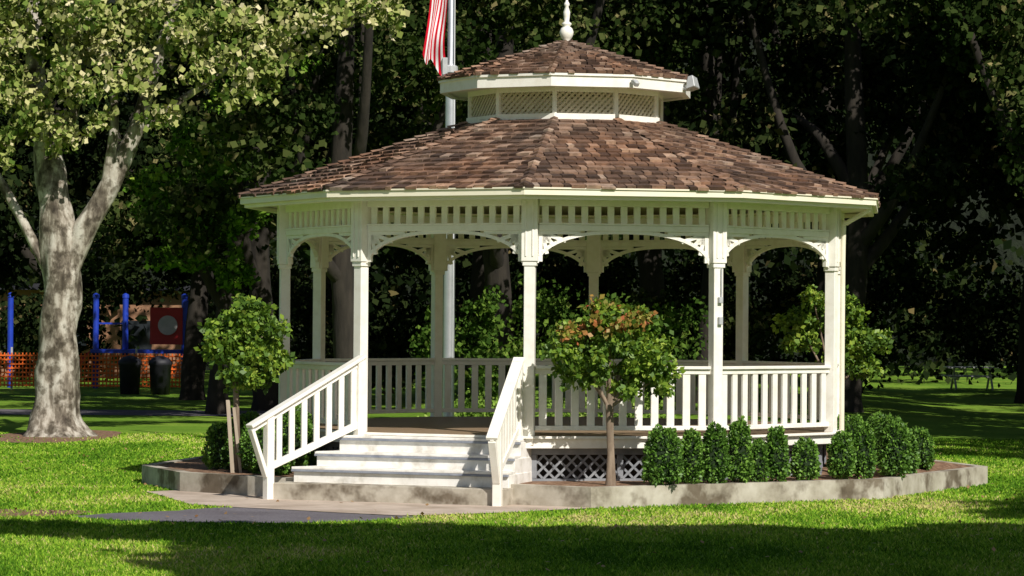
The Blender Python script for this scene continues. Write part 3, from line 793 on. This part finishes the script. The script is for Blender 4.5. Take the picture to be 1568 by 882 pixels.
standard('crape_myrtle_tree', x0, y0, .24, 1.15, [(x0 - .45, y0, 2.2, .34, .35, .35), (x0 + .1, y0, 2.55, .36, .35, .3), (x0 + .5, y0, 2.1, .34, .35, .3), (x0 + .1, y0, 1.8, .42, .4, .28), (x0 + .5, y0, 1.7, .22, .3, .22), (x0 - .3, y0, 2.75, .2, .2, .15)], 5500, 55, 9, False)

def boxwood(x, y, w, h, seed, z0=.25, name='boxwood_shrub'):
    rs = np.random.RandomState(seed)
    n = int(2400 * (w * h) / .28)
    d = unit(rs.normal(size=(n, 3)))
    ex = .74
    S = np.sign(d) * np.abs(d) ** ex
    bumps = 1 + .13 * np.sin(d[:, 0] * 7 + seed) * np.cos(d[:, 2] * 6 + d[:, 1] * 5 + seed * 2)
    rr = (1 - .22 * rs.rand(n) ** 2) * bumps
    P = S * rr[:, None] * np.array([w / 2 * .90, w / 2 * .90, h / 2 * .92])
    P[:, 0] *= (1 - .22 * P[:, 2] / (h / 2)); P[:, 1] *= (1 - .22 * P[:, 2] / (h / 2))
    P += np.array([x, y, z0 + h / 2])
    a = unit(d * .7 + rs.normal(size=(n, 3)) * .7 + np.array([0, 0, .25])); s = unit(np.cross(a, rs.normal(size=(n, 3)))); L = (.03 + .028 * rs.rand(n))[:, None]
    V = np.stack([P, P + a * L * .5 + s * L * .36, P + a * L, P + a * L * .5 - s * L * .36], 1).reshape(-1, 3)
    rv = np.clip(.15 * rs.rand() + .5 * rs.rand(n) + .35 * (bumps - .9) * 5, 0, 1)
    me = fastmesh(name, V, 4, rv, [L_box])
    e = empty(name); link(bpy.data.objects.new('foliage', me), e)
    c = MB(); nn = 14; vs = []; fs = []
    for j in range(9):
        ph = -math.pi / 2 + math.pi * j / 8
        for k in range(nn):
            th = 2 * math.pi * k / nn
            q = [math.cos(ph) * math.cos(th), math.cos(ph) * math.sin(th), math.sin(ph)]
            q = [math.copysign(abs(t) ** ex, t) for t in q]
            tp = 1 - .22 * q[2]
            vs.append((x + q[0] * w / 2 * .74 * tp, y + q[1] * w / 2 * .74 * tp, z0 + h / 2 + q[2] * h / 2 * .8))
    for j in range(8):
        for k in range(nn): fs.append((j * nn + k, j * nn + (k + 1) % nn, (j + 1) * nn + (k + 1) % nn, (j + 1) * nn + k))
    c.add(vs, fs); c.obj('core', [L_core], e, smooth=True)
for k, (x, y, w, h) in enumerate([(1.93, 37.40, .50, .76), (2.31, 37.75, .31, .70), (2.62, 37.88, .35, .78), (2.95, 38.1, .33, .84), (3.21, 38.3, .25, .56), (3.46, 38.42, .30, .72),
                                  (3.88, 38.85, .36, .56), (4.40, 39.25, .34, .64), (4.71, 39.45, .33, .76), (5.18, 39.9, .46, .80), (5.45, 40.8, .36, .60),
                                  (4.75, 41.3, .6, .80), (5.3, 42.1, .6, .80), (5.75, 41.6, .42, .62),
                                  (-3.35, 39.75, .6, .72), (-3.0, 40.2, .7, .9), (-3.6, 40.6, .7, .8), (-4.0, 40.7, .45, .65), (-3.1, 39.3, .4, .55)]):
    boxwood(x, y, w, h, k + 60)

# ---------------------------------------------------------------- nearer park trees (towards the sun)
def shade_tree(x, y, clumps, n, seed, size=.36):
    e = empty('oak_tree'); b = MB()
    b.tube([(x, y, -.2), (x, y, .4), (x + .1, y, 3), (x, y, 6), (x, y, 9)], [.6, .42, .34, .28, .12], 14)
    for c in clumps[::2]:
        b.tube([(x, y, 4.5), ((x + c[0]) / 2, (y + c[1]) / 2, 7.2), (c[0], c[1], c[2])], [.18, .12, .04], 8)
    b.obj('trunk', [M_bark], e, smooth=True)
    crown_obj('crown', e, clumps, n, size, L_mid, seed, subs=14, sub_r=.42, width=.46)
cl = []
for k in range(12):
    cl.append((-1.6 + 1.15 * k, 22.9 + .45 * math.sin(k * 1.9), 8.9 + .3 * math.cos(k * 2.3), .95, .75, .36))
shade_tree(6.4, 21.8, cl, 16000, 201)
cl = []
for k in range(24):
    cl.append((2.9 + 1.9 * (k % 6) + rnd.uniform(-.5, .5), 16.4 + 1.5 * (k // 6) + rnd.uniform(-.4, .4), 9 + rnd.uniform(-.5, .8), 1.15, 1.0, .6))
shade_tree(11.5, 18, cl, 21000, 202)
shade_tree(15.5, 28, [(12.0, 26.0, 9.2, 1.2, 1, .6), (13.3, 27.5, 9.5, 1.5, 1.4, .7), (12.4, 29, 8.6, 1, .9, .5), (15, 29.5, 10, 1.8, 1.6, 1), (16, 26.5, 10, 1.8, 1.6, 1), (14.0, 24.8, 9.5, 1.3, 1.3, .8)], 5000, 203)

# ---------------------------------------------------------------- playground & far objects
pg = empty('playground_structure')
b = MB()
for x in (-17.0, -14.1, -13.1, -11.1, -10.75):
    b.lathe(x, 100, [(.10, 0), (.10, 3.05), (.12, 3.07), (.11, 3.18), (.02, 3.23)], 12, 0)
b.box(-14.2, -13.0, 99.4, 100.8, 1.2, 1.32, 0)
b.box(-13.0, -11.2, 99.4, 100.8, 1.2, 1.32, 0)
b.box(-12.25, -11.15, 99.88, 99.95, 1.5, 2.75, 1)
b.box(-11.1, -10.75, 99.85, 99.95, 2.3, 3.0, 0)
nn = 24
vs = [(-11.65 + .33 * math.cos(2 * math.pi * k / nn), 99.84, 2.15 + .33 * math.sin(2 * math.pi * k / nn)) for k in range(nn)]
vs += [(x, 99.88, z) for x, _, z in vs]
b.add(vs, [tuple(range(nn))] + [(k, (k + 1) % nn, nn + (k + 1) % nn, nn + k) for k in range(nn)], 2)
b.box8([(-15.6, 99.5, .15), (-15.0, 99.5, .15), (-14.2, 99.5, 1.25), (-14.2, 99.5, 1.30), (-15.6, 100.2, .15), (-15.0, 100.2, .15), (-14.2, 100.2, 1.25), (-14.2, 100.2, 1.30)], 1)
b.beam((-14.1, 100, 2.2), (-13.1, 100, 2.2), .06, .06, m=0)
b.obj('frame', [M_blue, M_red, M_disc], pg)
of = empty('orange_safety_fence'); b = MB()
zs = np.arange(.15, 1.25, .14)
for z in zs: b.beam((-18.5, 97, z), (-10.2, 97 + .0, z), .02, .05)
for x in np.arange(-18.5, -10.2, .12): b.box(x, x + .04, 97.03, 97.045, .1, 1.22)
for x in np.arange(-18.5, -10.1, 2.05): b.box(x - .03, x + .03, 97.06, 97.12, 0, 1.4, 1)
b.obj('mesh', [M_orange, M_galv], of)
for x in (-11.9, -10.95):
    e = empty('trash_bin'); b = MB()
    b.lathe(x, 92, [(.30, 0), (.34, .9), (.37, .92), (.37, 1.02), (.28, 1.12), (.1, 1.2), (.02, 1.21)], 16)
    b.obj('body', [M_bin], e, smooth=True)
bd = empty('park_building'); b = MB()
b.box(-27, -13.2, 118, 126, 0, 3.5, 0)
for x in np.arange(-26, -14, 2.6): b.box(x, x + 1.2, 117.95, 118.1, 1.1, 2.3, 1)
b.box(-27.5, -12.7, 117.4, 126.6, 3.5, 3.75, 2)
b.obj('walls', [M_stucco, M_glass, M_bin], bd)
pt = empty('picnic_table'); b = MB()
x, y = 15.3, 98; z = gh(x, y)
b.box(x - .9, x + .9, y - .38, y + .38, z + .72, z + .77); b.box(x - .9, x + .9, y - .8, y - .55, z + .43, z + .47); b.box(x - .9, x + .9, y + .55, y + .8, z + .43, z + .47)
for sx in (-.6, .6):
    b.beam((x + sx, y - .6, z), (x + sx, y + .1, z + .72), .06, .08); b.beam((x + sx, y + .6, z), (x + sx, y - .1, z + .72), .06, .08); b.beam((x + sx, y - .7, z + .4), (x + sx, y + .7, z + .4), .05, .07)
b.obj('top_and_benches', [M_galv], pt)

# ---------------------------------------------------------------- light / world / camera
AZ, EL = rad(28), rad(40)
sd = Vector((-math.sin(AZ) * math.cos(EL), math.cos(AZ) * math.cos(EL), -math.sin(EL)))
su = bpy.data.lights.new('sun', 'SUN'); su.energy = 5.0; su.angle = rad(.53); su.color = (1, .95, .87)
so = bpy.data.objects.new('sun', su); so.rotation_euler = sd.to_track_quat('-Z', 'Y').to_euler(); so.location = (30, -10, 40); COL.objects.link(so)
w = bpy.data.worlds.new('World'); scene.world = w; w.use_nodes = True
nt = w.node_tree; nt.nodes.clear()
sk = nt.nodes.new('ShaderNodeTexSky'); sk.sky_type = 'NISHITA'; sk.sun_disc = False; sk.sun_elevation = EL; sk.sun_rotation = math.pi - AZ
bg = nt.nodes.new('ShaderNodeBackground'); bg.inputs[1].default_value = .06
ow_ = nt.nodes.new('ShaderNodeOutputWorld'); nt.links.new(sk.outputs[0], bg.inputs[0]); nt.links.new(bg.outputs[0], ow_.inputs[0])
cam = bpy.data.cameras.new('camera'); cam.lens = 103.66; cam.sensor_width = 36; cam.clip_end = 2000
co = bpy.data.objects.new('camera', cam)
co.matrix_world = Matrix.Translation((0, 0, 2.3)) @ Matrix.Rotation(rad(90 + .685), 4, 'X') @ Matrix.Rotation(.007, 4, 'Z')
COL.objects.link(co); scene.camera = co
scene.view_settings.view_transform = 'Standard'; scene.view_settings.look = 'None'; scene.view_settings.exposure = 0
